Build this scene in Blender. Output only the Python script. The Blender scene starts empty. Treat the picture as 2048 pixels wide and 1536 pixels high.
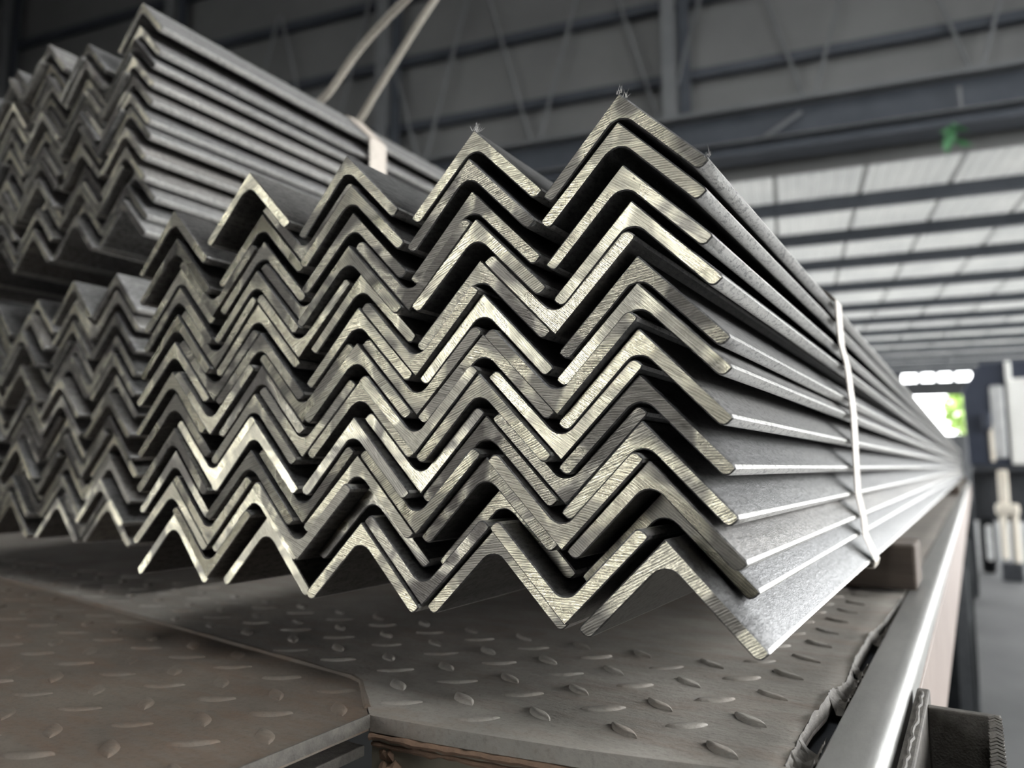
import bpy, bmesh, math, random
import numpy as np
from mathutils import Vector, Matrix

# ------------------------------------------------------------------ camera, sky, exposure
SC = bpy.context.scene
COL = SC.collection
S = 0.075                    # leg length of one angle bar in metres: the unit the stack is measured in
ZC = 1.256                   # camera height above the yard floor
CAM = Vector((0, 0, ZC))
YAW, PITCH, FPX = math.radians(32.2), math.radians(6.5), 1458.0

cd = bpy.data.cameras.new('camera')
cam = bpy.data.objects.new('camera', cd); COL.objects.link(cam)
cam.location = CAM
cam.rotation_euler = (math.radians(90) + PITCH, 0, YAW)
cd.sensor_width = 36.0
cd.lens = FPX / 2048 * 36.0
cd.clip_start = 0.02; cd.clip_end = 400
cd.dof.use_dof = True; cd.dof.focus_distance = 0.45; cd.dof.aperture_fstop = 5.0
SC.camera = cam

w = bpy.data.worlds.new('overcast_sky'); SC.world = w; w.use_nodes = True
bg = w.node_tree.nodes['Background']
bg.inputs[0].default_value = (0.96, 0.985, 1.0, 1); bg.inputs[1].default_value = 4.0

SC.view_settings.view_transform = 'Standard'; SC.view_settings.look = 'None'
SC.view_settings.exposure = 1.5; SC.view_settings.gamma = 1.0
SC.view_settings.use_curve_mapping = False

# ------------------------------------------------------------------ helpers
def P(u, y, z):
    "stack units (leg lengths, relative to the camera) to metres"
    return Vector((u * S, y * S, ZC + z * S))

BA = math.radians(11.8)      # the hall stands a little askew to the truck
XB = Vector((math.cos(BA), math.sin(BA), 0)); YB = Vector((-math.sin(BA), math.cos(BA), 0))
def H(x, y, z):
    "hall axes in metres, z above the floor"
    return XB * x + YB * y + Vector((0, 0, z))

def tag(o, label=None, cat=None, group=None, kind=None):
    if label: o['label'] = label
    if cat: o['category'] = cat
    if group: o['group'] = group
    if kind: o['kind'] = kind
    return o

def link(name, me, mat=None, parent=None):
    if mat is not None:
        me.materials.clear(); me.materials.append(mat)
    o = bpy.data.objects.new(name, me); COL.objects.link(o)
    if parent: o.parent = parent
    return o

def empty(name, loc=(0, 0, 0)):
    o = bpy.data.objects.new(name, None); COL.objects.link(o); o.location = loc
    o.empty_display_size = .05
    return o

def mesh(name, verts, faces, smooth=None):
    me = bpy.data.meshes.new(name); me.from_pydata([tuple(v) for v in verts], [], faces)
    bm = bmesh.new(); bm.from_mesh(me); bmesh.ops.recalc_face_normals(bm, faces=bm.faces); bm.to_mesh(me); bm.free()
    if smooth is not None:
        for p in me.polygons: p.use_smooth = True
        me.set_sharp_from_angle(angle=math.radians(smooth))
    return me

def box_verts(fr, x0, x1, y0, y1, z0, z1):
    return [fr(x, y, z) for z in (z0, z1) for y in (y0, y1) for x in (x0, x1)]
BOXF = [(0, 1, 3, 2), (4, 6, 7, 5), (0, 4, 5, 1), (2, 3, 7, 6), (0, 2, 6, 4), (1, 5, 7, 3)]
def box(name, fr, x0, x1, y0, y1, z0, z1, mat, parent=None, bevel=0):
    me = mesh(name, box_verts(fr, x0, x1, y0, y1, z0, z1), BOXF)
    if bevel:
        bm = bmesh.new(); bm.from_mesh(me)
        bmesh.ops.bevel(bm, geom=list(bm.edges), offset=bevel, segments=2, affect='EDGES', profile=.5)
        bm.to_mesh(me); bm.free()
    return link(name, me, mat, parent)

def boxes(name, fr, rows, mat, parent=None):
    "several boxes that are one piece (an H section, an angle profile)"
    v, f = [], []
    for r in rows:
        b = len(v); v += box_verts(fr, *r); f += [tuple(i + b for i in q) for q in BOXF]
    return link(name, mesh(name, v, f), mat, parent)

def prism(name, pts, down, mat, parent=None, bevel=0):
    "polygon (list of Vectors) extruded along vector down"
    n = len(pts); v = list(pts) + [p + down for p in pts]
    f = [tuple(range(n)), tuple(range(2 * n - 1, n - 1, -1))] + [(i, (i + 1) % n, (i + 1) % n + n, i + n) for i in range(n)]
    me = mesh(name, v, f)
    if bevel:
        bm = bmesh.new(); bm.from_mesh(me)
        bmesh.ops.bevel(bm, geom=list(bm.edges), offset=bevel, segments=3, affect='EDGES', profile=.5)
        bm.to_mesh(me); bm.free()
    return link(name, me, mat, parent)

def tube_mesh(name, pts, r, seg=10, closed=False, wob=0, rnd=None):
    pts = [Vector(p) for p in pts]; n = len(pts); v, f = [], []
    up = Vector((0, 0, 1))
    for i, p in enumerate(pts):
        a = pts[max(i - 1, 0)]; b = pts[min(i + 1, n - 1)]
        t = (b - a).normalized(); s = t.cross(up)
        if s.length < 1e-3: s = t.cross(Vector((1, 0, 0)))
        s.normalize(); q = s.cross(t)
        rr = r[i] if isinstance(r, (list, tuple)) else r
        for k in range(seg):
            an = 2 * math.pi * k / seg
            r2 = rr * (1 + (rnd.uniform(-wob, wob) if wob else 0))
            v.append(p + (s * math.cos(an) + q * math.sin(an)) * r2)
    for i in range(n - 1):
        for k in range(seg):
            f.append((i * seg + k, i * seg + (k + 1) % seg, (i + 1) * seg + (k + 1) % seg, (i + 1) * seg + k))
    f.append(tuple(range(seg))); f.append(tuple(range((n - 1) * seg, n * seg)))
    return mesh(name, v, f, smooth=50)

# ------------------------------------------------------------------ materials
class NT:
    def __init__(s, name):
        s.m = bpy.data.materials.new(name); s.m.use_nodes = True
        s.t = s.m.node_tree; s.b = s.t.nodes['Principled BSDF']; s.out = s.t.nodes['Material Output']
    def n(s, typ, **kw):
        nd = s.t.nodes.new(typ)
        for k, v in kw.items():
            if k.startswith('i_'):
                key = k[2:]; key = int(key) if key.isdigit() else key.replace('_', ' ')
                nd.inputs[key].default_value = v
            else: setattr(nd, k, v)
        return nd
    def l(s, a, b): s.t.links.new(a, b)
    def ramp(s, fac, stops, interp='LINEAR'):
        r = s.n('ShaderNodeValToRGB'); r.color_ramp.interpolation = interp
        e = r.color_ramp.elements
        while len(e) < len(stops): e.new(.5)
        for x, (p, c) in zip(e, stops):
            x.position = p; x.color = (*c, 1) if len(c) == 3 else c
        s.l(fac, r.inputs[0]); return r.outputs[0]
    def mix(s, fac, a, b, mode='MIX'):
        m = s.n('ShaderNodeMix', data_type='RGBA', blend_type=mode)
        for i, x in ((0, fac), (6, a), (7, b)):
            if isinstance(x, (int, float)): m.inputs[i].default_value = x
            elif isinstance(x, tuple): m.inputs[i].default_value = (*x, 1)
            else: s.l(x, m.inputs[i])
        return m.outputs[2]
    def math(s, op, a, b=None, c=None):
        m = s.n('ShaderNodeMath', operation=op)
        for i, x in enumerate((a, b, c)):
            if x is None: continue
            if isinstance(x, (int, float)): m.inputs[i].default_value = x
            else: s.l(x, m.inputs[i])
        return m.outputs[0]
    def coord(s, scale=(1, 1, 1), kind='Object', rot=(0, 0, 0)):
        c = s.n('ShaderNodeTexCoord'); mp = s.n('ShaderNodeMapping')
        mp.inputs['Scale'].default_value = scale; mp.inputs['Rotation'].default_value = rot
        s.l(c.outputs[kind], mp.inputs[0]); return mp.outputs[0]
    def world(s, scale=(1, 1, 1)):
        g = s.n('ShaderNodeNewGeometry'); mp = s.n('ShaderNodeMapping'); mp.inputs['Scale'].default_value = scale
        s.l(g.outputs['Position'], mp.inputs[0]); return mp.outputs[0]
    def noise(s, vec, scale, detail=4, rough=.6, w=None, dist=0):
        nd = s.n('ShaderNodeTexNoise', noise_dimensions='4D' if w is not None else '3D')
        nd.inputs['Scale'].default_value = scale; nd.inputs['Detail'].default_value = detail
        nd.inputs['Roughness'].default_value = rough; nd.inputs['Distortion'].default_value = dist
        s.l(vec, nd.inputs['Vector'])
        if w is not None: s.l(w, nd.inputs['W'])
        return nd.outputs[0]
    def bump(s, h, strength=.3, dist=.001, prev=None):
        b = s.n('ShaderNodeBump'); b.inputs['Strength'].default_value = strength; b.inputs['Distance'].default_value = dist
        s.l(h, b.inputs['Height'])
        if prev is not None: s.l(prev, b.inputs['Normal'])
        return b.outputs[0]
    def set(s, **kw):
        for k, v in kw.items():
            key = {'color': 'Base Color', 'metal': 'Metallic', 'rough': 'Roughness', 'normal': 'Normal', 'alpha': 'Alpha', 'spec': 'Specular IOR Level',
                   'emit': 'Emission Color', 'emit_s': 'Emission Strength'}[k]
            i = s.b.inputs[key]
            if hasattr(v, 'is_output'): s.l(v, i)
            elif isinstance(v, tuple): i.default_value = (*v, 1)
            else: i.default_value = v
        return s.m

def simple(name, a, b, scale=8, rough=.7, metal=0, bump=.2, bd=.002, space='Object', stretch=(1, 1, 1)):
    t = NT(name); v = t.coord(stretch, space) if space != 'World' else t.world(stretch)
    f = t.noise(v, scale, 6, .65)
    c = t.ramp(f, [(.3, a), (.7, b)])
    return t.set(color=c, rough=rough, metal=metal, normal=t.bump(t.noise(v, scale * 5, 4), bump, bd))

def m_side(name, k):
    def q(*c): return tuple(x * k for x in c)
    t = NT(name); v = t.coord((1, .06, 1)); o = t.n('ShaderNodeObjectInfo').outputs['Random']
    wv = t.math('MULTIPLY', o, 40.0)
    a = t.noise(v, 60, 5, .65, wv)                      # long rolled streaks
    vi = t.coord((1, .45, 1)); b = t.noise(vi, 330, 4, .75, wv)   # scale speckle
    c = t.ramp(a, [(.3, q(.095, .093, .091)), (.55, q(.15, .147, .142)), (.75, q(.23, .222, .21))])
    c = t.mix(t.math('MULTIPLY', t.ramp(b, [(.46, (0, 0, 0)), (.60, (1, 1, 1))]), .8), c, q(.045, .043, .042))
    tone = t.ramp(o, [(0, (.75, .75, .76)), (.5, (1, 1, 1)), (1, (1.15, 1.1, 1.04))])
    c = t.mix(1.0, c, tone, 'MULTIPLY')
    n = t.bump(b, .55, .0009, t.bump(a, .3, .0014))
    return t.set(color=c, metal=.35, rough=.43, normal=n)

def m_end(name='saw_cut_steel', lift=.11, sheen=0.0):
    "saw-cut end: fine parallel saw lines, torn dark zones with sharp borders and brighter burnished zones"
    t = NT(name); v = t.coord(); oi = t.n('ShaderNodeObjectInfo').outputs['Random']
    wv = t.math('MULTIPLY', oi, 91.0)
    r2 = t.math('FRACT', t.math('MULTIPLY', oi, 17.3)); r3 = t.math('FRACT', t.math('MULTIPLY', oi, 53.7))
    ang = t.math('MULTIPLY_ADD', r2, 1.5, -.95)
    vr = t.n('ShaderNodeVectorRotate', rotation_type='Y_AXIS'); t.l(v, vr.inputs['Vector']); t.l(ang, vr.inputs['Angle'])
    def saw(scale, dist):
        wn = t.n('ShaderNodeTexWave', wave_type='BANDS', bands_direction='Z', wave_profile='SIN')
        wn.inputs['Scale'].default_value = scale; wn.inputs['Distortion'].default_value = dist
        wn.inputs['Detail'].default_value = 2; wn.inputs['Detail Scale'].default_value = .35
        t.l(vr.outputs[0], wn.inputs['Vector']); return wn.outputs[1]
    f1 = saw(210, 2.2); f2 = saw(560, 3.0)
    st = t.n('ShaderNodeMapping'); st.inputs['Scale'].default_value = (30, 30, 900); t.l(vr.outputs[0], st.inputs[0])
    scr = t.noise(st.outputs[0], 1.0, 5, .75, wv)          # scratches along the cut
    lines = t.math('ADD', t.math('MULTIPLY', t.math('ADD', f1, f2), .16), t.math('MULTIPLY', scr, .75))
    zone = t.noise(v, 22, 2, .5, wv, .8)                    # broad burnished / torn areas
    zs = t.ramp(zone, [(.44, (0, 0, 0)), (.52, (1, 1, 1))])
    pit = t.noise(v, 700, 3, .7, wv)
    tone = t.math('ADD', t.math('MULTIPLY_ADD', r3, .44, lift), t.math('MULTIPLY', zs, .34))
    tone = t.math('MULTIPLY_ADD', t.math('SUBTRACT', pit, .5), .16, tone)
    c = t.ramp(tone, [(.08, (.11, .10, .092)), (.35, (.31, .29, .25)), (.60, (.66, .615, .48)), (.85, (1.0, .93, .70))])
    amt = t.math('MULTIPLY_ADD', r2, .55, .35)
    c = t.mix(t.math('MULTIPLY', t.ramp(lines, [(.40, (1, 1, 1)), (.60, (0, 0, 0))]), amt), c, (.05, .046, .04))
    n = t.bump(lines, .5, .0008, t.bump(pit, .07, .0004, t.bump(zone, .35, .004)))
    rg = t.ramp(zone, [(.40, (.36 + sheen,) * 3), (.6, (.22 + sheen,) * 3)])
    return t.set(color=c, metal=1.0, rough=rg, normal=n)

def m_deck(name, a, b, rust, rust_amt):
    t = NT(name); v = t.world()
    f = t.noise(v, 9, 6, .65); g = t.noise(t.world((1, 3.0, 1)), 16, 5, .7); h = t.noise(v, 260, 4, .7)
    c = t.ramp(f, [(.3, a), (.72, b)])
    c = t.mix(t.math('MULTIPLY', t.ramp(g, [(.45, (0, 0, 0)), (.75, (1, 1, 1))]), rust_amt), c, rust)
    c = t.mix(t.math('MULTIPLY', t.ramp(h, [(.5, (0, 0, 0)), (.8, (1, 1, 1))]), .4), c, (.05, .045, .04))
    return t.set(color=c, rough=t.ramp(g, [(.3, (.62, .62, .62)), (.7, (.85, .85, .85))]), metal=.0,
                 normal=t.bump(h, .35, .0012, t.bump(g, .3, .004)))

def m_edge():
    "rolled toe edges rubbed bright, with dark scale specks"
    t = NT('rubbed_bright_edge'); v = t.coord((1, .5, 1)); o = t.n('ShaderNodeObjectInfo').outputs['Random']
    wv = t.math('MULTIPLY', o, 40.0); b = t.noise(v, 420, 4, .75, wv); a = t.noise(t.coord((1, .05, 1)), 50, 3, .6, wv)
    c = t.ramp(a, [(.3, (.46, .45, .43)), (.7, (.66, .64, .60))])
    c = t.mix(t.math('MULTIPLY', t.ramp(b, [(.50, (0, 0, 0)), (.62, (1, 1, 1))]), .75), c, (.14, .135, .13))
    return t.set(color=c, metal=.45, rough=.40, normal=t.bump(b, .5, .0008))

M = {}
M['edge'] = m_edge()
M['side'] = m_side('mill_scale_steel', 1.0); M['side_pale'] = m_side('pale_rolled_steel', 2.2); M['end'] = m_end(); M['end_shaded'] = m_end('shaded_sheared_steel', -.06, .06)  # left bundles' sheared ends: darker copy, their dimmer light put into the colour
M['deck'] = m_deck('worn_deck_plate', (.225, .203, .178), (.40, .37, .325), (.27, .20, .155), .6)
M['deck_rust'] = m_deck('rusty_deck_plate', (.125, .103, .082), (.205, .172, .138), (.19, .118, .075), .7)
M['rail'] = simple('polished_rail_steel', (.24, .235, .22), (.34, .33, .31), 30, .42, .5, .3, .001, 'World', (1, .25, 1))
M['rail_paint'] = simple('faded_pink_paint', (.20, .155, .132), (.27, .215, .185), 6, .6, 0, .15, .002, 'World')
M['rust'] = simple('flaky_rust', (.15, .10, .068), (.29, .18, .115), 40, .85, .1, .6, .002, 'World')
M['olive'] = simple('olive_brown_paint', (.19, .165, .12), (.29, .25, .185), 14, .7, 0, .3, .002, 'World')
M['torn'] = simple('torn_steel', (.075, .068, .06), (.16, .145, .125), 120, .7, .2, .5, .001, 'World')
M['dark_steel'] = simple('dark_primer_steel', (.02, .022, .025), (.045, .048, .055), 20, .6, .2)
M['timber'] = simple('dirty_timber', (.075, .06, .05), (.15, .115, .09), 9, .85, 0, .4, .003, 'Object', (.4, 3, 3))
M['strap'] = simple('pale_webbing', (.40, .345, .29), (.52, .465, .40), 60, .55, 0, .3, .001)
M['rope'] = simple('bleached_rope', (.30, .27, .225), (.44, .40, .34), 160, .8, 0, .5, .002)
M['tyre'] = simple('tyre_rubber', (.006, .007, .008), (.014, .015, .016), 30, .95); M['tyre'].node_tree.nodes['Principled BSDF'].inputs['Specular IOR Level'].default_value = .15
M['rim'] = simple('grey_rim', (.42, .42, .42), (.60, .60, .58), 8, .5, .3)
M['concrete'] = simple('yard_concrete', (.06, .06, .06), (.105, .105, .103), 1.2, .8, 0, .3, .004, 'World')
M['cladding'] = simple('grey_cladding', (.165, .163, .160), (.21, .208, .203), .7, .6, .1, .05, .002, 'World')
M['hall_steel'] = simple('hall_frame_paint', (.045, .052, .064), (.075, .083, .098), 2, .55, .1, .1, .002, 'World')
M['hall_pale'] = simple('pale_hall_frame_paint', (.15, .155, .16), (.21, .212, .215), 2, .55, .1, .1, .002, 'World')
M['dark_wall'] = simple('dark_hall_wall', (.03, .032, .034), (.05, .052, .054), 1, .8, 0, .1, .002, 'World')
M['cab'] = simple('navy_cab_paint', (.022, .028, .045), (.035, .042, .062), 3, .45)
M['white'] = simple('white_vehicle_paint', (.78, .77, .72), (.86, .85, .80), 3, .4)
M['cream'] = simple('cream_vehicle_paint', (.62, .56, .46), (.74, .68, .58), 4, .5)
M['leaf'] = simple('green_leaf', (.05, .16, .07), (.10, .28, .12), 12, .5)
M['foliage'] = simple('yellow_green_foliage', (.20, .34, .08), (.42, .55, .16), 5, .7)  # foliage is a mottled yellow-green
def m_roof():
    t = NT('translucent_roof_sheet'); f = t.noise(t.world(), 1.3, 5)
    c = t.ramp(f, [(.3, (.40, .40, .39)), (.7, (.50, .495, .475))])
    d = t.n('ShaderNodeBsdfDiffuse'); tr = t.n('ShaderNodeBsdfTranslucent'); mx = t.n('ShaderNodeMixShader')
    t.l(c, d.inputs[0]); t.l(c, tr.inputs[0]); mx.inputs[0].default_value = .15
    t.l(d.outputs[0], mx.inputs[1]); t.l(tr.outputs[0], mx.inputs[2]); t.l(mx.outputs[0], t.out.inputs[0]); return t.m
M['roof'] = m_roof()
FRONT = [('A',0,0,-2.216,2.963,-0.02),('A',0,1,-2.235,2.735,-0.016),('A',0,2,-2.205,2.378,0.001),('A',0,3,-2.147,2.077,0.014),('A',0,4,-2.116,1.639,0.05),('A',0,5,-2.102,1.411,0.0),('A',0,6,-2.102,1.058,-0.0),('A',0,7,-2.102,0.704,0.02),('A',0,8,-2.099,0.353,0.036),('A',0,9,-2.046,0.053,0.021),('A',0,10,-2.038,-0.175,0.3),('A',0,11,-1.911,-0.511,-0.03),('A',1,0,-3.651,3.042,0.018),('A',1,1,-3.67,2.755,-0.05),('A',1,2,-3.653,2.459,-0.008),('A',1,3,-3.582,2.176,-0.051),('A',1,4,-3.579,1.821,0.019),('A',1,5,-3.537,1.51,0.004),('A',1,6,-3.537,1.157,0.01),('A',1,7,-3.537,0.803,-0.053),('A',1,8,-3.534,0.448,0.058),('A',1,9,-3.534,0.094,0.05),('A',1,10,-3.474,-0.143,0.25),('A',1,11,-3.459,-0.511,0.071),('A',2,0,-5.229,3.168,-0.002),('A',2,1,-5.106,2.813,-0.051),('A',2,2,-5.103,2.538,-0.014),('A',2,3,-5.103,2.185,-0.07),('A',2,4,-5.015,1.92,0.037),('A',2,5,-5.004,1.557,-0.015),('A',2,6,-5.004,1.203,-0.026),('A',2,7,-5.002,0.848,0.038),('A',2,8,-4.99,0.482,-0.058),('A',2,9,-4.996,0.122,0.019),('A',2,10,-4.909,-0.143,0.15),('A',2,11,-4.894,-0.511,-0.023),('A',3,0,-6.704,3.306,-0.042),('A',3,1,-6.574,2.822,0.051),('A',3,2,-6.54,2.502,0.062),('A',3,3,-6.544,2.153,-0.012),('A',3,4,-6.556,1.787,0.029),('A',3,5,-6.443,1.453,-0.006),('A',3,6,-6.441,1.098,0.02),('A',3,7,-6.487,0.79,-0.026),('A',3,8,-6.425,0.498,-0.06),('A',3,9,-6.467,0.186,-0.063),('A',3,10,-6.467,-0.167,0.013),('A',3,11,-6.329,-0.511,0.079),('A',4,0,-8.171,3.155,0.009),('A',4,1,-8.053,2.772,-0.018),('A',4,2,-8.057,2.423,0.067),('A',4,3,-7.979,2.168,0.008),('A',4,4,-7.992,1.828,0.004),('A',4,5,-8.019,1.501,0.009),('A',4,6,-8.008,1.137,-0.005),('A',4,7,-7.922,0.874,-0.011),('A',4,8,-7.86,0.459,-0.05),('A',4,9,-7.902,0.202,0.018),('A',4,10,-7.902,-0.151,-0.003),('A',4,11,-7.895,-0.511,0.042),('V',0,3,-2.802,1.057,-0.03),('V',0,5,-2.77,0.404,-0.067),('V',0,6,-2.77,0.05,-0.003),('V',0,7,-2.769,-0.303,0.059),('V',0,8,-2.769,-0.656,-0.013),('V',0,10,-2.74,-1.216,-0.031),('V',1,2,-4.338,1.434,-0.042),('V',1,4,-4.247,0.813,-0.037),('V',1,5,-4.247,0.46,-0.011),('V',1,6,-4.247,0.107,-0.041),('V',1,7,-4.245,-0.249,0.052),('V',1,8,-4.245,-0.602,-0.01),('V',1,10,-4.176,-1.214,0.004),('V',2,0,-5.867,2.129,0.05),('V',2,2,-5.84,1.462,0.053),('V',2,3,-5.84,1.109,-0.007),('V',2,5,-5.775,0.445,0.012),('V',2,6,-5.774,0.091,0.026),('V',2,8,-5.7,-0.567,-0.007),('V',2,9,-5.7,-0.92,-0.062),('V',3,1,-7.339,1.718,0.023),('V',3,3,-7.254,1.103,0.031),('V',3,4,-7.24,0.736,0.015),('V',3,5,-7.205,0.348,-0.032),('V',3,7,-7.162,-0.225,-0.007),('V',3,9,-7.176,-0.863,-0.021),('V',3,10,-7.176,-1.216,-0.01)]
UPPER = [('A',0,0,-12.186,8.318,0.091),('A',0,1,-12.239,7.912,0.107),('A',0,2,-12.276,7.653,0.047),('A',0,3,-12.274,7.301,0.038),('A',0,4,-12.262,6.96,0.047),('A',0,5,-12.261,6.608,-0.001),('A',0,6,-12.197,6.318,-0.005),('A',0,7,-12.248,5.948,-0.047),('A',0,8,-12.272,5.585,-0.004),('A',0,9,-12.211,5.262,0.158),('A',0,10,-12.297,4.949,0.061),('A',0,11,-12.191,4.62,-0.024),('A',1,1,-13.73,7.981,-0.033),('A',1,2,-13.711,7.647,-0.061),('A',1,3,-13.741,7.324,0.026),('A',1,4,-13.751,6.961,0.027),('A',1,5,-13.751,6.608,-0.101),('A',1,6,-13.755,6.25,0.034),('A',1,7,-13.69,5.955,-0.04),('A',1,8,-13.797,5.642,0.1),('A',1,9,-13.752,5.243,0.011),('A',1,10,-13.759,4.94,0.12),('A',1,11,-13.77,4.62,-0.032),('A',2,0,-15.271,8.48,-0.02),('A',2,1,-15.225,8.081,0.021),('A',2,2,-15.225,7.728,0.074),('A',2,3,-15.176,7.377,0.04),('A',2,4,-15.209,7.019,-0.086),('A',2,5,-15.218,6.656,0.013),('A',2,6,-15.244,6.328,0.002),('A',2,7,-15.228,6.057,-0.03),('A',2,8,-15.245,5.67,-0.045),('A',2,9,-15.216,5.288,0.122),('A',2,10,-15.218,5.032,-0.027),('A',2,11,-15.261,4.62,-0.059),('A',3,0,-16.706,8.401,0.045),('A',3,1,-16.686,8.027,0.009),('A',3,2,-16.685,7.672,-0.005),('A',3,3,-16.75,7.368,0.055),('A',3,4,-16.73,7.012,0.034),('A',3,5,-16.716,6.644,0.025),('A',3,6,-16.681,6.326,0.067),('A',3,7,-16.703,5.951,0.02),('A',3,8,-16.797,5.613,-0.043),('A',3,9,-16.729,5.285,-0.025),('A',3,10,-16.725,4.983,-0.036),('A',3,11,-16.728,4.62,0.015),('A',4,0,-18.148,8.294,-0.075),('A',4,1,-18.214,8.007,-0.128),('A',4,2,-18.157,7.597,0.006),('A',4,3,-18.185,7.33,-0.094),('A',4,4,-18.166,6.958,-0.137),('A',4,5,-18.191,6.63,0.026),('A',4,6,-18.19,6.275,-0.05),('A',4,7,-18.216,5.948,0.035),('A',4,8,-18.232,5.642,-0.037),('A',4,9,-18.218,5.301,-0.079),('A',4,10,-18.16,4.967,-0.087),('A',4,11,-18.223,4.62,-0.036),('V',0,2,-12.996,6.593,-0.019),('V',0,3,-12.996,6.239,-0.058),('V',0,4,-13.006,5.877,-0.02),('V',0,5,-13.006,5.524,-0.108),('V',0,8,-12.998,4.504,0.001),('V',1,1,-14.428,6.944,-0.126),('V',1,3,-14.451,6.275,-0.014),('V',1,4,-14.46,5.912,0.049),('V',1,5,-14.46,5.559,0.076),('V',1,8,-14.484,4.57,0.12),('V',2,0,-16.005,7.36,-0.109),('V',2,1,-15.983,6.984,0.053),('V',2,2,-15.972,6.613,0.084),('V',2,4,-15.973,5.915,0.069),('V',2,7,-16.04,4.897,-0.065),('V',2,10,-15.996,3.915,0.029),('V',3,0,-17.47,7.277,0.13),('V',3,1,-17.46,6.913,-0.105),('V',3,3,-17.486,6.292,0.033),('V',3,4,-17.461,5.914,0.078),('V',3,5,-17.461,5.56,-0.049),('V',3,6,-17.461,5.207,0.041)]
LOWER = [('A',0,0,-12.182,3.292,-0.075),('A',0,1,-12.138,2.982,-0.057),('A',0,2,-12.158,2.609,-0.057),('A',0,3,-12.227,2.246,0.013),('A',0,4,-12.192,1.906,-0.006),('A',0,5,-12.248,1.563,0.067),('A',0,6,-12.214,1.236,-0.066),('A',0,7,-12.252,0.864,-0.009),('A',0,8,-12.171,0.592,0.067),('A',0,9,-12.236,0.174,0.039),('A',0,10,-12.237,-0.178,-0.093),('A',0,11,-12.216,-0.511,0.047),('A',1,0,-13.645,3.368,-0.033),('A',1,1,-13.68,2.991,0.027),('A',1,2,-13.686,2.644,0.021),('A',1,3,-13.662,2.281,0.085),('A',1,4,-13.7,1.958,0.008),('A',1,5,-13.695,1.609,-0.13),('A',1,6,-13.675,1.276,-0.096),('A',1,7,-13.688,0.91,0.051),('A',1,8,-13.694,0.547,-0.018),('A',1,9,-13.694,0.194,0.08),('A',1,10,-13.672,-0.137,0.019),('A',1,11,-13.651,-0.511,-0.052),('A',2,0,-15.177,3.247,0.076),('A',2,1,-15.115,2.914,-0.057),('A',2,2,-15.203,2.594,-0.144),('A',2,3,-15.203,2.24,0.144),('A',2,4,-15.163,1.927,-0.134),('A',2,5,-15.163,1.563,0.045),('A',2,6,-15.168,1.204,0.066),('A',2,7,-15.18,0.836,0.01),('A',2,8,-15.139,0.524,-0.118),('A',2,9,-15.131,0.162,0.071),('A',2,10,-15.25,-0.147,-0.101),('A',2,11,-15.245,-0.511,-0.094),('A',3,0,-16.612,3.313,-0.025),('A',3,1,-16.678,2.895,0.055),('A',3,2,-16.638,2.618,0.021),('A',3,3,-16.642,2.26,0.057),('A',3,4,-16.639,1.904,-0.031),('A',3,5,-16.608,1.582,-0.012),('A',3,6,-16.608,1.229,-0.08),('A',3,7,-16.683,0.869,-0.022),('A',3,8,-16.663,0.533,0.042),('A',3,9,-16.631,0.147,-0.021),('A',3,10,-16.686,-0.158,0.033),('A',3,11,-16.686,-0.511,-0.04),('A',4,0,-18.141,3.305,-0.041),('A',4,1,-18.138,2.949,0.003),('A',4,2,-18.108,2.611,-0.014),('A',4,3,-18.21,2.276,0.041),('A',4,4,-18.12,1.94,0.012),('A',4,5,-18.174,1.631,0.122),('A',4,6,-18.189,1.239,-0.015),('A',4,7,-18.138,0.863,-0.016),('A',4,8,-18.107,0.521,-0.073),('A',4,9,-18.227,0.16,0.002),('A',4,10,-18.128,-0.115,0.048),('A',4,11,-18.199,-0.511,-0.052),('V',0,0,-12.891,2.243,-0.003),('V',0,1,-12.905,1.876,0.05),('V',0,3,-12.924,1.204,-0.009),('V',0,7,-12.951,-0.174,-0.036),('V',0,8,-12.955,-0.531,0.068),('V',0,10,-12.934,-1.214,0.007),('V',1,2,-14.459,1.511,0.028),('V',1,4,-14.449,0.869,0.082),('V',1,5,-14.455,0.51,0.08),('V',1,6,-14.464,0.147,-0.024),('V',1,8,-14.428,-0.526,-0.037),('V',1,9,-14.452,-0.903,0.02),('V',2,0,-15.883,2.183,-0.009),('V',2,2,-15.912,1.545,-0.133),('V',2,3,-15.912,1.192,0.089),('V',2,5,-15.876,0.511,0.001),('V',2,8,-15.893,-0.577,0.052),('V',2,10,-15.973,-1.209,-0.082),('V',3,0,-17.38,2.206,0.09),('V',3,2,-17.397,1.519,-0.041),('V',3,4,-17.364,0.84,-0.008),('V',3,5,-17.38,0.471,-0.098),('V',3,8,-17.41,-0.586,-0.012),('V',3,10,-17.405,-1.216,-0.016)]

# ------------------------------------------------------------------ the hall
floor = link('floor', mesh('floor', [Vector((-60, -60, 0)), Vector((80, -60, 0)), Vector((80, 90, 0)), Vector((-60, 90, 0))], [(0, 1, 2, 3)]), M['concrete'])
tag(floor, 'grey concrete yard floor beside the truck', kind='structure')

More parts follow.
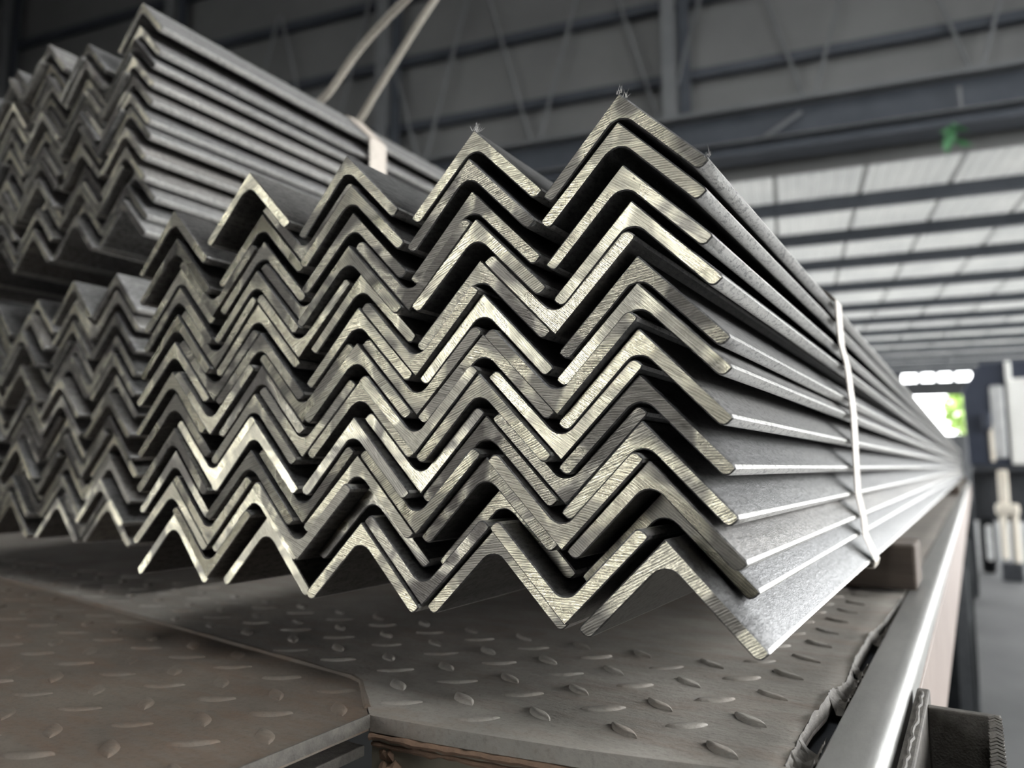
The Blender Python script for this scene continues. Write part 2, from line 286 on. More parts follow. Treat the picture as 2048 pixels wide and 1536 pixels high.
WB = 9.3                                        # hall depth of the high gable wall behind the load
wall = boxes('wall_back', H, [(-16, 9, WB, WB + .06, ZC + 3.60, 13), (-16, -1.6, WB, WB + .06, 0, ZC + 3.60)], M['cladding'])
tag(wall, 'grey clad gable wall high above the load', kind='structure')
for zr in (5.05, 6.1, 7.15, 8.2, 9.3):
    boxes('girt', H, [(-16, 9, WB - .13, WB - .005, ZC + zr - .06, ZC + zr + .06)], M['hall_steel'], wall)
for xs in (-13.9, -9.7, -5.45, -1.2, 3.3, 7.6):
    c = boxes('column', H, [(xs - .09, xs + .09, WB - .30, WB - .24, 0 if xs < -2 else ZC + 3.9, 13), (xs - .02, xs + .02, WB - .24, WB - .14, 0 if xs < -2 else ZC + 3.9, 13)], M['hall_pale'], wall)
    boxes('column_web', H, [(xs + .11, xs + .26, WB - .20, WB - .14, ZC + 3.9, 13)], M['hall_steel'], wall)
nodes = [-10.05 + 1.75 * k for k in range(9)]
def bar_between(name, a, b, r, mat, parent, seg=6):
    return link(name, tube_mesh(name, [a, b], r, seg), mat, parent)
for k, x in enumerate(nodes):
    for d in (-.55, .55):
        bar_between('brace', H(x + .05 * d, WB - .19, ZC + 4.34), H(x + d * 1.55, WB - .19, ZC + 7.3), .022, M['hall_pale'], wall)
girder = empty('crane_girder', H(0, WB - .3, ZC + 3.7))
tag(girder, 'long dark steel girder crossing below the clad gable wall', 'girder', kind='structure')
def gbox(n, rows, mat):
    o = boxes(n, H, rows, mat); o.parent = girder; o.matrix_parent_inverse = girder.matrix_world.inverted(); return o
girder.matrix_world = Matrix.Translation(H(0, WB - .3, ZC + 3.7))
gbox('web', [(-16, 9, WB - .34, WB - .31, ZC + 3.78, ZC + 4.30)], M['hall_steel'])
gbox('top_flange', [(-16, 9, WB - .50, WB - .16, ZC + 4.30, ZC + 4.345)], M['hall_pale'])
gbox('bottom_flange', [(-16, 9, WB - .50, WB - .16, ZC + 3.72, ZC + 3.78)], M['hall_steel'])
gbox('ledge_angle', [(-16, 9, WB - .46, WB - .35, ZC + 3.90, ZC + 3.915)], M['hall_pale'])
for xs, d in ((.0, .42), (1.62, -.0), (3.05, -.5)):
    o = bar_between('knee_brace', H(xs + .35, WB - .42, ZC + 4.18), H(xs + .35 - d, WB - .42, ZC + 3.93), .022, M['hall_pale'], None)
    o.parent = girder; o.matrix_parent_inverse = girder.matrix_world.inverted()

hi = boxes('ceiling', H, [(-16, .2, -26, WB, 13.0, 13.1), (2.8, 9, -26, WB, 13.0, 13.1), (.2, 2.8, .5, WB, 13.0, 13.1), (.2, 2.8, -26, -6, 13.0, 13.1)], M['dark_wall']); tag(hi, 'dark underside of the high hall roof with one opening added to light the deck', kind='structure')  # roof opening is unseen, added to brighten deck and bar tops
lw = boxes('wall_left', H, [(-16.1, -16, -14.0, WB, 0, 13), (-16.1, -16, -26, -25.5, 0, 13), (-16.1, -16, -25.5, -14.0, 10.0, 13)], M['dark_wall']); tag(lw, 'dark side wall of the hall with an opening added to light bar ends', kind='structure')  # unseen opening behind the camera, added and sized to brighten the bar ends
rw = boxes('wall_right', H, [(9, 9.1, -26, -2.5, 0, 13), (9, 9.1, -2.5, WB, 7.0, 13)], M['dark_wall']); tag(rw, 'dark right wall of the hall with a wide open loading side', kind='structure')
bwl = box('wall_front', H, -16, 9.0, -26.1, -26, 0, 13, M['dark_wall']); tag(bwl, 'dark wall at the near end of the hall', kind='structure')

# lower bay beyond the girder: corrugated roof on purlins, running away from the camera
ZR = ZC + 3.62
low = empty('ceiling_low_bay', (0, 0, 0)); tag(low, 'pale corrugated roof of the lower bay on dark purlins', kind='structure')
def sheet_mesh(w, y0, y1, period=.15, h=.035):
    n = int(round(w / period)); xs, zs = [], []
    for k in range(n):
        for fx, fz in ((0, 0), (.35, 0), (.5, 1), (.85, 1)):
            xs.append((k + fx) * period); zs.append(fz * h)
    xs += [n * period, (n + .35) * period]; zs += [0, 0]
    v = [H(x, y, z) for y in (y0, y1) for x, z in zip(xs, zs)]; m = len(xs)
    return mesh('roof_sheet', v, [(i, i + 1, i + 1 + m, i + m) for i in range(m - 1)])
sm = sheet_mesh(1.05, 0, 21.9)
for k in range(13):
    o = link('roof_sheet', sm, M['roof'], low); o.location = H(-4.2 + 1.05 * k, WB + .05, ZR + .0008 * (k % 2))
for y in (10.4, 11.95, 13.6, 15.5, 17.6, 19.4, 21.2, 23.0, 24.8, 26.6, 28.4, 30.2):
    boxes('purlin', H, [(-4.2, 9.5, y - .035, y + .035, ZR - .17, ZR - .004), (-4.2, 9.5, y - .035, y + .08, ZR - .18, ZR - .165)], M['hall_steel'], low)

FW = 31.2                                       # far end of the lower bay: openings to the daylight
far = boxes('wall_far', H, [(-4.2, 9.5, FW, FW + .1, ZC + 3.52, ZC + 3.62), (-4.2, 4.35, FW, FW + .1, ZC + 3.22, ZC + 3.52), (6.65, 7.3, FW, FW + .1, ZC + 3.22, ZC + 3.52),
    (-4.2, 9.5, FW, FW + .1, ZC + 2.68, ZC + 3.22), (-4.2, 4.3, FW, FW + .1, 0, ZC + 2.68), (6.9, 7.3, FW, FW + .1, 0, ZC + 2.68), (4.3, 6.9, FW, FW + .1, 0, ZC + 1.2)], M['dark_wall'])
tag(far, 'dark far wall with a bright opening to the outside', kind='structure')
for k in range(3): box('mullion', H, 4.35 + .575 * (k + 1) - .07, 4.35 + .575 * (k + 1) + .07, FW, FW + .1, ZC + 3.22, ZC + 3.52, M['dark_wall'], far)

rn = random.Random(3)
def leaf_verts(base, d, side, ln, wd, sag):
    pts = []; fs = []
    for i, (t, ww) in enumerate(((0, .1), (.25, .8), (.5, 1), (.75, .7), (1, .03))):
        c = base + d * (t * ln) + Vector((0, 0, -sag * t * t * ln))
        pts += [c - side * wd * ww, c + Vector((0, 0, wd * .25 * ww)), c + side * wd * ww]
    for i in range(4):
        for k in range(2): fs.append((i * 3 + k, i * 3 + k + 1, i * 3 + k + 4, i * 3 + k + 3))
    return pts, fs
pb = H(1.86, WB - .56, ZC + 3.70)
plant = empty('hanging_plant', pb); tag(plant, 'small green leafy plant growing from the girder edge', 'plant')
st = link('stem', tube_mesh('stem', [Vector((0, .08, .02)), Vector((0, -.03, -.02)), Vector((.01, -.05, -.22))], .008, 6), M['leaf'], plant)
for k in range(11):
    a = rn.uniform(0, 6.28); d = Vector((math.cos(a), math.sin(a) * .4, rn.uniform(-.5, .5))).normalized()
    if d.y > 0: d.y *= -.5
    sd = d.cross(Vector((0, 1, .3))).normalized()
    v, f = leaf_verts(Vector((0, -.04, -.02 - .02 * k)), d, sd, rn.uniform(.12, .2), rn.uniform(.025, .04), .5)
    link('leaf', mesh('leaf', v, f, 60), M['leaf'], plant)

def crown(name, c, r, n, seed):
    rr = random.Random(seed); v, f = [], []
    for k in range(n):
        a = Vector((rr.gauss(0, 1), rr.gauss(0, 1), rr.gauss(0, 1))).normalized() * rr.uniform(.55, 1) * r
        a.z *= 1.1; s = rr.uniform(.12, .3); t = Vector((rr.uniform(-1, 1), rr.uniform(-1, 1), rr.uniform(-1, 1))).normalized(); q = t.cross(Vector((.3, .5, .8))).normalized()
        b = len(v); v += [c + a - t * s, c + a + q * s * .5, c + a + t * s, c + a - q * s * .5]; f.append((b, b + 1, b + 2, b + 3))
    return mesh(name, v, f)
for k, (x, y, z, r, lab) in enumerate(((7.8, 38.0, 3.5, 1.0, 'green tree at right of the far opening'), (5.2, 42.0, 3.0, .9, 'paler green tree further out through the far opening'))):
    t = empty('tree', H(x, y, 0)); tag(t, lab, 'tree')
    link('trunk', tube_mesh('trunk', [Vector((0, 0, 0)), Vector((.05, 0, 1.4)), Vector((0, .1, z))], [.14, .1, .06], 8), M['timber'], t)
    o = link('crown', crown('crown', Vector((0, 0, z + .2)), r, 500, k), M['foliage'], t); o['kind'] = 'stuff'

# ------------------------------------------------------------------ the truck bed
BZ = -2.08
truck = empty('flatbed_truck', (0, 0, 0)); tag(truck, 'old steel flatbed truck body with tread plate deck carrying the bars', 'truck')
tear = [(-1.237, 5.55), (-1.243, 5.8), (-1.262, 6.2), (-1.258, 6.66), (-1.225, 7.1), (-1.24, 7.55), (-1.17, 8.0), (-1.2, 8.58), (-1.205, 9.4), (-1.214, 10.5), (-1.15, 11.4), (-1.123, 12.5), (-1.10, 13.6)]
edge = [(-4.44, 4.80), (-3.85, 4.865), (-3.23, 4.96), (-2.6, 5.07), (-1.76, 5.27), (-1.24, 5.42)]
seam = [(-5.27, 5.55), (-6.67, 5.74), (-15.75, 6.80), (-34, 8.9)]
rp = [P(u, y, BZ) for u, y in edge + tear + [(-1.09, 20), (-1.09, 130), (-34, 130)] + seam[::-1]]
deck = prism('deck_plate', rp, Vector((0, 0, -.13 * S)), M['deck'], truck); deck['label'] = 'worn grey tread plate under the bars'
lp = [P(u, y, BZ - .012) for u, y in [(-4.44, .4), (-4.44, 4.79), (-5.28, 5.53), (-6.68, 5.72), (-15.76, 6.77), (-34, 8.85), (-34, .4)]]
deck2 = prism('deck_plate', lp, Vector((0, 0, -.11 * S)), M['deck_rust'], truck); deck2['label'] = 'rusty brown tread plate at the near corner'

def lozenge_mesh(ln=.385, wd=.15, h=.027):
    n = 6; out = []
    for k in range(n + 1): t = -1 + 2 * k / n; out.append((t * ln / 2, (1 - t * t) * wd / 2))
    for k in range(n - 1, 0, -1): t = -1 + 2 * k / n; out.append((t * ln / 2, -(1 - t * t) * wd / 2))
    m = len(out); v = []
    for sx, sy, z in ((1, 1, 0), (.97, .80, h * .6), (.84, .45, h)): v += [Vector((x * sx, y * sy, z)) * S for x, y in out]
    f = [(r * m + i, r * m + (i + 1) % m, (r + 1) * m + (i + 1) % m, (r + 1) * m + i) for r in range(2) for i in range(m)] + [tuple(range(2 * m, 3 * m))]
    return mesh('tread_lozenge', v, f, 80)
lz = lozenge_mesh(); lzm = {}
for key in ('deck', 'deck_rust'):
    c = lz.copy(); c.materials.append(M[key]); lzm[key] = c
ca, sa = math.cos(YAW), math.sin(YAW); cp, sp = math.cos(PITCH), math.sin(PITCH)
def pix(u, y, z):
    f = Vector((-sa * cp, ca * cp, sp)); r = Vector((ca, sa, 0)); up = r.cross(f); p = Vector((u, y, z))
    d = p.dot(f)
    return (1024 + FPX * p.dot(r) / d, 768 - FPX * p.dot(up) / d) if d > .3 else (9e9, 9e9)
def seam_y(u):
    return 4.80 + (-4.44 - u) * .904 if u > -5.27 else 5.55 + (-5.27 - u) * .119
def edge_y(u):
    for (a, b), (c, d) in zip(edge, edge[1:]):
        if a <= u <= c: return b + (d - b) * (u - a) / (c - a)
    return 99 if u > -4.44 else -99
rl = random.Random(11)
cnt = [0, 0]
for i in range(-24, 3):
    for j in range(-4, 34):
        for typ in (0, 1):
            u = -2.47 + .775 * i + (.39 if typ else 0) + rl.uniform(-.02, .02); y = 6.36 + .775 * j - (.37 if typ else 0) + .08 * i * .12 + rl.uniform(-.02, .02)
            if u > -1.45 or u < -21: continue
            px_, py_ = pix(u, y, BZ)
            if not (-250 < px_ < 2100 and py_ < 1700): continue
            if y > 8.2 and u < -2.4: continue
            if y > 15: continue
            left = u < -4.3 and y < seam_y(u)
            if u > -4.44 and y < edge_y(u) + .2: continue
            if left and u > -4.7: continue
            if abs(y - seam_y(u)) < .16 and u < -4.2: continue
            k = int(left)
            if cnt[k] >= 298: continue
            cnt[k] += 1
            o = link('tread_lozenge', lzm['deck_rust' if left else 'deck'], None, deck2 if left else deck)
            o.location = P(u, y, BZ - (.012 if left else 0) - .003); o.rotation_euler = (0, 0, math.radians(-34 if not typ else 37) + rl.uniform(-.06, .06))
            o.scale = (rl.uniform(.92, 1.06), rl.uniform(.9, 1.1), rl.uniform(.7, 1.1))

# weld seam between the two plates: a low lumpy bead
pts = []
for k in range(60):
    u = -4.6 - k * .2; pts.append(P(u, seam_y(u), BZ - .012 + .004 * rl.random()))
link('weld_bead', tube_mesh('weld_bead', pts, [S * (.022 + .012 * rl.random()) for _ in pts], 6), M['deck_rust'], truck)

# front edge: rusty bead, olive headboard below, flange under the rusty plate, dark void behind
def along(off_y, z, r, mat, name, wob=.3):
    pts = []
    for (a, b), (c, d) in zip(edge, edge[1:]):
        for k in range(8): t = k / 8; pts.append(P(a + (c - a) * t, b + (d - b) * t + off_y, z + rl.uniform(-.006, .006)))
    return link(name, tube_mesh(name, pts, [S * r * rl.uniform(1 - wob, 1 + wob) for _ in pts], 7), mat, truck)
along(.01, BZ - .165, .030, M['rust'], 'weld_bead'); along(.03, BZ - .235, .022, M['rust'], 'weld_bead', .5)
hv = [P(u, y + .035, z) for z in (BZ - .13, BZ - 2.2) for u, y in edge] + [P(u, y + .13, z) for z in (BZ - .13, BZ - 2.2) for u, y in edge]
n = len(edge); hf = []
for i in range(n - 1): hf += [(i, i + 1, n + i + 1, n + i), (2 * n + i, 3 * n + i, 3 * n + i + 1, 2 * n + i + 1), (n + i, n + i + 1, 3 * n + i + 1, 3 * n + i), (i, 2 * n + i, 2 * n + i + 1, i + 1)]
hf += [(0, n, 3 * n, 2 * n), (n - 1, 3 * n - 1, 4 * n - 1, 2 * n - 1)]
link('header_beam', mesh('header_beam', hv, hf), M['olive'], truck)
box('plate_flange', P, -5.1, -4.47, .4, 4.78, BZ - .33, BZ - .24, M['torn'], truck, .012 * S)
box('plate_web', P, -4.95, -4.85, .4, 4.78, BZ - 2.2, BZ - .33, M['dark_steel'], truck)
box('edge_lip', P, -4.445, -4.425, .4, 4.79, BZ - .10, BZ + .012, M['torn'], truck, .004 * S)
clods = []
for k in range(9):
    bm = bmesh.new(); bmesh.ops.create_icosphere(bm, subdivisions=1, radius=S * rl.uniform(.04, .09))
    for v in bm.verts: v.co *= rl.uniform(.7, 1.25)
    me = bpy.data.meshes.new('rust_clod'); bm.to_mesh(me); bm.free()
    o = link('rust_clod', me, M['rust'], truck); o.location = P(-4.36 + rl.uniform(-.03, .22), 4.86 + rl.uniform(-.03, .03), BZ - rl.uniform(.3, .55))

# side rail: rolled channel with a rounded polished outer corner, painted side board, dark gap and torn lip
def rail_mesh(y0, y1):
    prof = [(-1.07, BZ - .16), (-1.07, BZ - .015), (-1.055, BZ + .002), (-.80, BZ + .006)]
    for k in range(1, 8): a = math.pi / 2 * (1 - k / 7); prof.append((-.80 + .15 * math.cos(a), BZ - .144 + .15 * math.sin(a)))
    prof += [(-.65, BZ - .45), (-.74, BZ - .45), (-.74, BZ - .16)]
    m = len(prof); v = [P(u, y, z) for y in (y0, y1) for u, z in prof]
    return mesh('side_rail', v, [(i, (i + 1) % m, (i + 1) % m + m, i + m) for i in range(m)] + [tuple(range(m)), tuple(range(2 * m - 1, m - 1, -1))], 40)
link('side_rail', rail_mesh(3.0, 128), M['rail'], truck)
box('side_board', P, -.735, -.63, 8.6, 128, BZ - 1.95, BZ - .30, M['rail_paint'], truck, .02 * S)
box('side_board', P, -.735, -.66, 3.0, 8.58, BZ - 1.95, BZ - .45, M['rail_paint'], truck)
box('gap_floor', P, -1.32, -1.0, 5.4, 14.5, BZ - .34, BZ - .22, M['dark_steel'], truck)
lipv, lipf = [], []
N = 150
def tear_u(y):
    for (a, b), (c, d) in zip(tear, tear[1:]):
        if b <= y <= d: return a + (c - a) * (y - b) / (d - b)
    return tear[-1][0]
hgt = .03
for k in range(N + 1):
    y = 5.56 + (13.4 - 5.56) * k / N; u = tear_u(y); hgt = min(.05, max(.006, hgt + rl.uniform(-.012, .012)))
    big = 1.0 if (5.7 < y < 7.6 or 8.4 < y < 10.4) else .35
    lipv += [P(u - .03, y, BZ - .01), P(u - .004 + rl.uniform(-.006, .006), y, BZ + hgt * big), P(u + .010 + rl.uniform(-.01, .014), y, BZ - .01 + rl.uniform(-.03, .01)), P(u + .004, y, BZ - .09)]
    if k: b = 4 * k; lipf += [(b - 4 + i, b - 4 + (i + 1) % 4, b + (i + 1) % 4, b + i) for i in range(4)]
lipf += [(0, 1, 2, 3), (4 * N, 4 * N + 1, 4 * N + 2, 4 * N + 3)]
link('torn_lip', mesh('torn_lip', lipv, lipf, 45), M['torn'], truck)
for y0, y1 in ((5.5, 6.2), (7.35, 8.35), (8.55, 8.85), (10.2, 10.75), (11.2, 11.6), (12.6, 13.6)):   # torn bridges and rust flakes across the gap
    v, f = [], []; m = max(3, int((y1 - y0) / .045))
    for k in range(m + 1):
        y = y0 + (y1 - y0) * k / m; u = tear_u(y)
        for q in range(4):
            t = q / 3; v.append(P(u + (-1.075 - u) * t, y + rl.uniform(-.02, .02), BZ - .10 + (.09 if q in (0, 3) else 0) + rl.uniform(-.05, .05)))
        if k:
            b = 4 * k
            for q in range(3): f.append((b - 4 + q, b - 3 + q, b + 1 + q, b + q))
    link('torn_flake', mesh('torn_flake', v, f), M['torn'], truck)

# stake pocket welded to the rail: an open-topped box with thick torch-cut walls
pk = empty('stake_pocket'); pk.parent = truck
PT = BZ - .13
inner = box('inner_wall', P, -.615, -.50, 5.2, 8.55, PT - 2.6, PT + .03, M['torn'], pk, .02 * S)
box('back_wall', P, -.50, .07, 8.02, 8.12, PT - 2.6, PT, M['torn'], pk, .012 * S)
box('outer_wall', P, -.03, .075, 5.2, 8.10, PT - 2.6, PT - .01, M['torn'], pk, .025 * S)
box('near_wall', P, -.50, -.03, 5.2, 5.3, PT - 2.6, PT, M['torn'], pk)
box('pocket_floor', P, -.50, -.03, 5.3, 8.02, PT - 2.7, PT - 2.6, M['dark_steel'], pk)
for k in range(30):                                   # drag lines of the torch cut on the outer wall
    y = 5.3 + k * .092
    o = link('cut_ridge', tube_mesh('cut_ridge', [P(-.028, y, PT - .005), P(.02, y + .02, PT + .012), P(.07, y + .03, PT - .012)], S * rl.uniform(.012, .02), 5), M['torn'], pk)
link('weld_bead', tube_mesh('weld_bead', [P(-.56 + rl.uniform(-.012, .012), 5.2 + .11 * k, PT + .03) for k in range(30)], [S * rl.uniform(.012, .022) for _ in range(30)], 6), M['torn'], pk)

# wheels under the bed
def wheel(y, u, R=6.4, wdt=3.4, lab=None):
    g = empty('wheel'); g.parent = truck; g.location = P(u, y, 0); g.location.z = R * S
    prof = [(.0, .56), (.06, .60), (.03, .75), (0, .9), (.12, .985), (.3, 1.0), (1 - .3, 1.0), (1 - .12, .985), (1, .9), (1, .58)]
    v, f = [], []; seg = 40; m = len(prof)
    for k in range(seg):
        a = 2 * math.pi * k / seg
        for x, r in prof: v.append(Vector((-x * wdt, math.cos(a) * r * R, math.sin(a) * r * R)) * S)
    for k in range(seg):
        for i in range(m - 1): f.append((k * m + i, k * m + i + 1, ((k + 1) % seg) * m + i + 1, ((k + 1) % seg) * m + i))
    link('tyre', mesh('tyre', v, f, 40), M['tyre'], g)
    v, f = [], []; pr2 = [(.10, .60), (.12, .56), (.30, .5), (.3, .3), (.12, .22), (.10, .0)]
    m = len(pr2)
    for k in range(seg):
        a = 2 * math.pi * k / seg
        for x, r in pr2: v.append(Vector((-x * wdt, math.cos(a) * r * R, math.sin(a) * r * R)) * S)
    for k in range(seg):
        for i in range(m - 1): f.append((k * m + i, k * m + i + 1, ((k + 1) % seg) * m + i + 1, ((k + 1) % seg) * m + i))
    link('rim', mesh('rim', v, f, 40), M['rim'], g)
    return g
wheel(39.0, -.55); wheel(55.0, -.55); wheel(112, -.35)
box('chassis_beam', P, -9.5, -8.0, 12, 126, BZ - 4.2, BZ - .6, M['dark_steel'], truck)
box('chassis_beam', P, -22, -20.5, 12, 126, BZ - 4.2, BZ - .6, M['dark_steel'], truck)
for y in range(14, 126, 9): box('cross_member', P, -33, -.76, y, y + .8, BZ - 1.7, BZ - .14, M['dark_steel'], truck)

# ------------------------------------------------------------------ timber bearers under and between the bundles
def bearer(u0, u1, y0, y1, z0, z1, lab, grp=None):
    o = box('timber_bearer', P, u0, u1, y0, y1, z0, z1, M['timber'], None, .05 * S)
    tag(o, lab, 'timber', grp); return o
LOB = -1.278
bearer(-9.4, -.90, 13.9, 15.2, BZ + .06, LOB, 'dark timber bearer on the deck under the near part of the front bundle')
bearer(-9.4, -.95, 62, 63.3, BZ + .06, LOB, 'timber bearer under the middle of the front bundle')
bearer(-9.4, -.95, 110, 111.3, BZ + .06, LOB, 'timber bearer under the far end of the front bundle')
bearer(-20, -11.3, 14.6, 15.9, BZ + .06, LOB, 'timber bearer on the deck under the lower left bundle')
bearer(-20, -11.3, 100, 101.3, BZ + .06, LOB, 'far timber bearer under the lower left bundle')
bearer(-20, -11.3, 16.6, 17.9, 3.43, 3.853, 'timber packer between the lower and upper left bundles')
bearer(-20, -11.3, 100, 101.3, 3.43, 3.853, 'far timber packer between the lower and upper left bundles')

# ------------------------------------------------------------------ the angle bars
TH, RR, TR = .115, .14, .060        # leg thickness, root radius, toe radius (in leg lengths)
def profile():
    "peak-up angle; outer corner at the origin, legs down to both sides"
    q = []                                            # in leg axes: a along right leg, b along left leg
    q.append((.012, 0)); q.append((.97, 0)); q.append((1.0, .012))
    for k in range(5):
        an = math.pi / 2 * k / 4; q.append((1 - TR + TR * math.cos(an), TH - TR + TR * math.sin(an)))
    for k in range(7):
        an = math.pi / 2 * k / 6; q.append((TH + RR - RR * math.sin(an), TH + RR - RR * math.cos(an)))
    for k in range(5):
        an = math.pi / 2 * (1 - k / 4); q.append((TH - TR + TR * math.sin(an), 1 - TR + TR * math.cos(an)))
    q.append((.012, 1.0)); q.append((0, .97)); q.append((0, .012))
    s = 1 / math.sqrt(2)
    return [((a - b) * s, -(a + b) * s) for a, b in q]
PROF = profile()
def bar_mesh(seed, length, side='side', end='end'):
    rr = random.Random(seed); n = len(PROF); tx, tz = rr.uniform(-.018, .018), rr.uniform(-.015, .015)
    cx = sum(p[0] for p in PROF) / n; v = []
    def ring(inset, y, jit=0):
        for i, (x, z) in enumerate(PROF):
            x0, z0 = PROF[i - 1]; x1, z1 = PROF[(i + 1) % n]; dx, dz = x1 - x0, z1 - z0; ln = math.hypot(dx, dz)
            nx, nz = dz / ln, -dx / ln                # inward or outward normal
            if seed_sign < 0: nx, nz = -nx, -nz
            yy = y + tx * x + tz * z + (rr.uniform(-jit, jit) if jit else 0)
            v.append(Vector((x + nx * inset, yy, z + nz * inset)) * S)
    area = sum(PROF[i - 1][0] * PROF[i][1] - PROF[i][0] * PROF[i - 1][1] for i in range(n)); seed_sign = -1 if area > 0 else 1
    ring(.011, 0, .006); ring(0, .010, .005); ring(0, .35); ring(0, length / S)
    f = []
    for r in range(3):
        for i in range(n): f.append((r * n + i, r * n + (i + 1) % n, (r + 1) * n + (i + 1) % n, (r + 1) * n + i))
    f.append(tuple(range(n - 1, -1, -1))); f.append(tuple(range(3 * n, 4 * n)))
    me = bpy.data.meshes.new('angle_bar'); me.from_pydata([tuple(q) for q in v], [], f)
    bm = bmesh.new(); bm.from_mesh(me); bmesh.ops.recalc_face_normals(bm, faces=bm.faces); bm.to_mesh(me); bm.free()
    me.materials.append(M[side]); me.materials.append(M[end]); me.materials.append(M['edge'])
    for p in me.polygons: p.use_smooth = True
    me.set_sharp_from_angle(angle=math.radians(38))
    for p in me.polygons:
        x, z = p.center.x / S, p.center.z / S; s2 = 1 / math.sqrt(2)
        if len(p.vertices) > 4: p.material_index = 1; p.use_smooth = False
        elif max((x - z) * s2, (-x - z) * s2) > .935 and p.center.y > .006: p.material_index = 2
    return me
BARS = [bar_mesh(k, 9.0 + .004 * k) for k in range(10)]
PALE = [bar_mesh(k + 20, 9.0 + .004 * k, 'side_pale', 'end_shaded') for k in range(8)]
ORD = ['first', 'second', 'third', 'fourth', 'fifth', 'sixth', 'seventh', 'eighth', 'ninth', 'tenth', 'eleventh', 'twelfth']
COLN = ['rightmost', 'second', 'third', 'fourth', 'leftmost']
rb = random.Random(5)
def build(data, y0, bundle, bars):
    vcount = {}
    for typ, c, i, u, z, dy in data:
        if typ == 'A':
            j = vcount.get(('A', c), 0); vcount['A', c] = j + 1
            lab = 'steel angle bar, peak up, %s from top in %s column of the %s bundle' % (ORD[j], COLN[c], bundle)
        else:
            k = vcount.get(c, 0); vcount[c] = k + 1
            lab = 'steel angle bar, trough up, %s from top between %s and %s columns, %s bundle' % (ORD[k], COLN[c], COLN[c + 1], bundle)
        o = link('angle_bar', rb.choice(bars)); o.location = P(u, y0 + dy, z)
        th = rb.uniform(-.22, .22) if not (typ == 'A' and i == 11) else 0
        o.rotation_euler = (0, math.radians(th) + (math.pi if typ == 'V' else 0), 0)
        tag(o, lab, 'angle bar', 'steel angle bars of the %s bundle' % bundle)
build(FRONT, 5.14, 'front', BARS)
front_bars = {o['label']: o for o in COL.objects if o.name.startswith('angle_bar')}
rh = random.Random(9)
for c, i, spots in ((0, 0, ((.0, 0), (.05, -.05), (.70, -.69))), (1, 0, ((0, 0), (.04, -.03)))):   # hair-like burrs left by the saw
    host = front_bars['steel angle bar, peak up, %s from top in %s column of the front bundle' % (ORD[i], COLN[c])]
    for x, z in spots:
        v, f = [], []
        for k in range(9):
            p0 = Vector((x + rh.uniform(-.03, .03), rh.uniform(-.004, .01), z + rh.uniform(-.012, .006))) * S
            p1 = p0 + Vector((rh.uniform(-.03, .045), rh.uniform(-.02, .02), rh.uniform(.03, .085))) * S
            sd = Vector((1, 0, .2)) * S * .0032; b0 = len(v)
            v += [p0 - sd, p0 + sd, p0 + Vector((0, S * .005, 0)), p1]; f += [(b0, b0 + 1, b0 + 3), (b0 + 1, b0 + 2, b0 + 3), (b0 + 2, b0, b0 + 3)]
        link('burr', mesh('burr', v, f), M['edge'], host)
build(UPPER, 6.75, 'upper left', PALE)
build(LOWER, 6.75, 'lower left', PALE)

# ------------------------------------------------------------------ straps and slings
def band(name, pts, y, wdt, mat, th=.02):
    "flat strap laid round a bundle; pts (u, z) in order, closed"
    n = len(pts); v, f = [], []
    cu = sum(p[0] for p in pts) / n; cz = sum(p[1] for p in pts) / n
    for u, z in pts:
        d = Vector((u - cu, z - cz)); d.normalize()
        for yy, o_ in ((y, 0), (y + wdt, 0), (y + wdt, th), (y, th)): v.append(P(u + d.x * o_, yy + .06 * (z - cz) * -.4, z + d.y * o_))
    for i in range(n):
        a, b = 4 * i, 4 * ((i + 1) % n)
        for k in range(4): f.append((a + k, a + (k + 1) % 4, b + (k + 1) % 4, b + k))
    return link(name, mesh(name, v, f, 30), mat)
A0 = [r for r in FRONT if r[0] == 'A' and r[1] == 0]
rt = [(r[3] + .715, r[4] - .70) for r in A0]          # right toes of the outer column
top = [(r[3], r[4] + .03) for r in FRONT if r[0] == 'A' and r[2] == 0]
lt = [(r[3] - .735, r[4] - .70) for r in FRONT if r[0] == 'A' and r[1] == 4]
hull_r = []
pr_ = rt[0][0]
for u, z in rt: pr_ = max(pr_, u); hull_r.append((pr_ + .03, z))
hull_l = [(min(u for u, _ in lt) - .012, lt[0][1]), (min(u for u, _ in lt) - .012, LOB - .01)]
loop = hull_r[::-1][:1] + hull_r[::-1] + top[:1] + top[1:] + hull_l
loop = [(hull_r[-1][0] - .02, LOB - .012)] + hull_r[::-1] + top + hull_l
sb = band('tie_strap', loop, 10.6, .52, M['strap']); tag(sb, 'pale flat strap tied round the front bundle of bars', 'strap')
UA = [r for r in UPPER if r[0] == 'A']
u_rt = [(r[3] + .715, r[4] - .70) for r in UA if r[1] == 0]; um = max(u for u, _ in u_rt) + .012
u_top = [(r[3], r[4] + .03) for r in UA if r[2] == 0]
ul = min(r[3] for r in UA) - .75
loop = [(um, 3.84)] + [(um, z) for _, z in u_rt[::-1]] + u_top + [(ul, u_top[-1][1] - .7), (ul, 3.84)]
sb = band('tie_strap', loop, 12.0, .56, M['strap']); tag(sb, 'pale flat strap tied round the upper left bundle', 'strap')

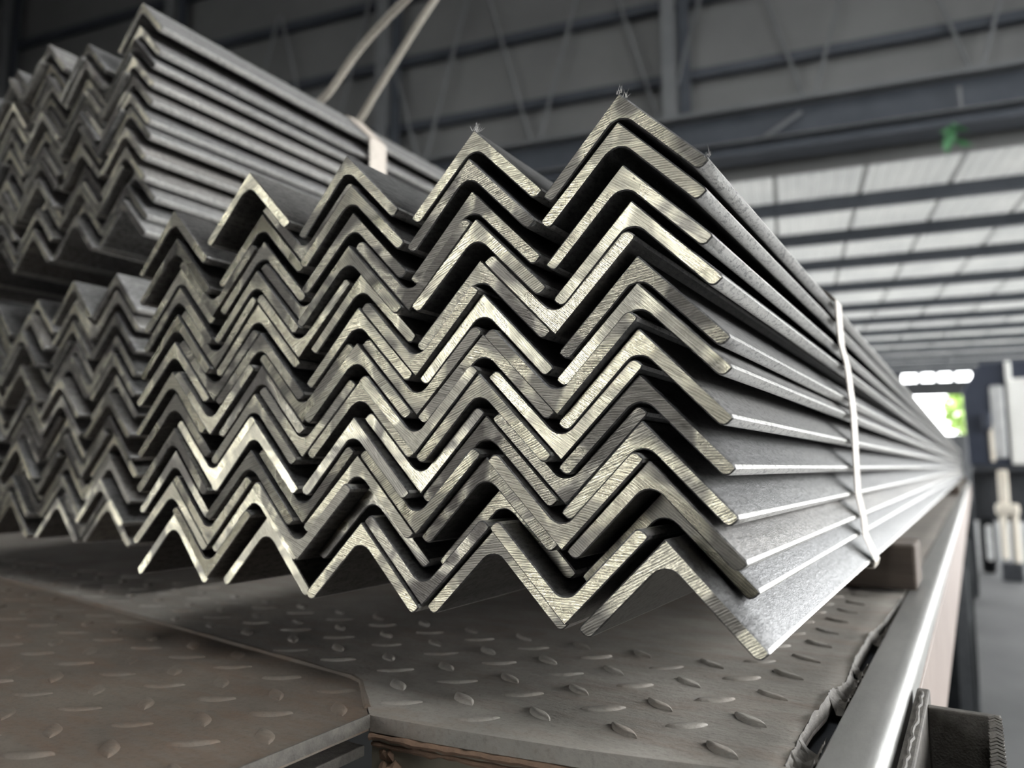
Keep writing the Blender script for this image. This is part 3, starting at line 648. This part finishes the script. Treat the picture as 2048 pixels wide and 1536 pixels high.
def rope(points, r, lab):
    pts = [Vector(p) for p in points]; out = []
    for i in range(len(pts) - 1):                     # Catmull-Rom
        p0, p1, p2, p3 = pts[max(i - 1, 0)], pts[i], pts[i + 1], pts[min(i + 2, len(pts) - 1)]
        for k in range(8):
            t = k / 8; out.append(.5 * ((2 * p1) + (p2 - p0) * t + (2 * p0 - 5 * p1 + 4 * p2 - p3) * t * t + (3 * p1 - p0 - 3 * p2 + p3) * t ** 3))
    out.append(pts[-1])
    o = link('lifting_sling', tube_mesh('lifting_sling', out, r, 10), M['rope']); tag(o, lab, 'sling', 'lifting slings on the upper left bundle'); return o
rope([P(-13.75, 11.6, 8.02), P(-13.05, 11.4, 8.42), P(-12.4, 11.5, 8.75), P(-11.4, 11.6, 9.7), P(-9.9, 11.7, 10.6), P(-8.3, 11.8, 11.4), P(-5, 12, 13.4)], .0065, 'curved pale lifting sling rising from the upper left bundle')
rope([P(-14.1, 12.9, 8.02), P(-13.0, 12.95, 8.62), P(-12.2, 13.0, 9.5), P(-11.1, 13.1, 10.8), P(-10.0, 13.3, 12.2), P(-7.8, 13.5, 15.0)], .0065, 'straighter pale lifting sling right of the curved one')

# ------------------------------------------------------------------ vehicle parked beyond the load
def V(x, y, z): return Vector((x, 10.0 + y, ZC + z))
veh = empty('parked_truck', V(.6, 1, 0) - Vector((0, 0, ZC))); tag(veh, 'dark parked truck cab beyond the far end of the bars', 'truck')
veh.matrix_world = Matrix.Translation((.6, 11.0, 0))
def vb(name, *a, mat='cab', bevel=.02):
    o = box(name, V, *a, M[mat], None, bevel); o.parent = veh; o.matrix_parent_inverse = Matrix.Translation((-.6, -11.0, 0)); return o
o = prism('cab', [V(x, 0, z) for x, z in ((-.05, .02), (-.07, .88), (.0, 1.0), (.12, 1.19), (.36, 1.205), (1.7, 1.2), (1.72, .02))], Vector((0, 1.7, 0)), M['cab'], None, .02)
o.parent = veh; o.matrix_parent_inverse = Matrix.Translation((-.6, -11.0, 0))
vb('door_panel', .365, 1.6, -.03, .0, .03, 1.0, mat='white')
vb('corner_pillar', .36, .42, -.05, .0, .94, 1.2, mat='white')
vb('window', .20, .335, -.025, .0, .10, .93, mat='rim')
vb('window_sticker', .165, .215, -.03, -.0, .06, .50, mat='cream')
vb('mirror', .11, .20, -.10, -.02, .42, .62, mat='cab')
vb('sill', -.02, 1.65, -.02, .1, -.06, .02, mat='dark_steel')
vb('underbody', -.04, 1.3, .15, 1.6, -.62, -.06, mat='dark_steel')
vb('bumper', .175, .40, -.12, .0, -.535, -.405, mat='cream', bevel=.03)
vb('post', .215, .315, -.09, -.02, -.42, -.03, mat='cream', bevel=.025)
vb('leg', .205, .275, -.10, -.03, -1.03, -.52, mat='cream', bevel=.03)
vb('leg', .315, .385, -.10, -.03, -1.06, -.52, mat='cream', bevel=.03)
vb('foot', .19, .40, -.14, .05, -1.255, -1.05, mat='dark_steel')
wm = [o for o in truck.children if o.name.startswith('wheel')][0]
wg = empty('wheel'); wg.location = (.16, 10.55, .46); wg.scale = (.72, .72 * .46 / .48, .72 * .46 / .48); wg.scale = (.6, .95, .95)
for ch in wm.children:
    c2 = ch.copy(); COL.objects.link(c2); c2.parent = wg
wg.parent = veh; wg.matrix_parent_inverse = Matrix.Translation((-.6, -11.0, 0))
vb('fender', .07, .125, -.06, .0, -1.05, -.65, mat='rim')
SC.view_layers[0].update()
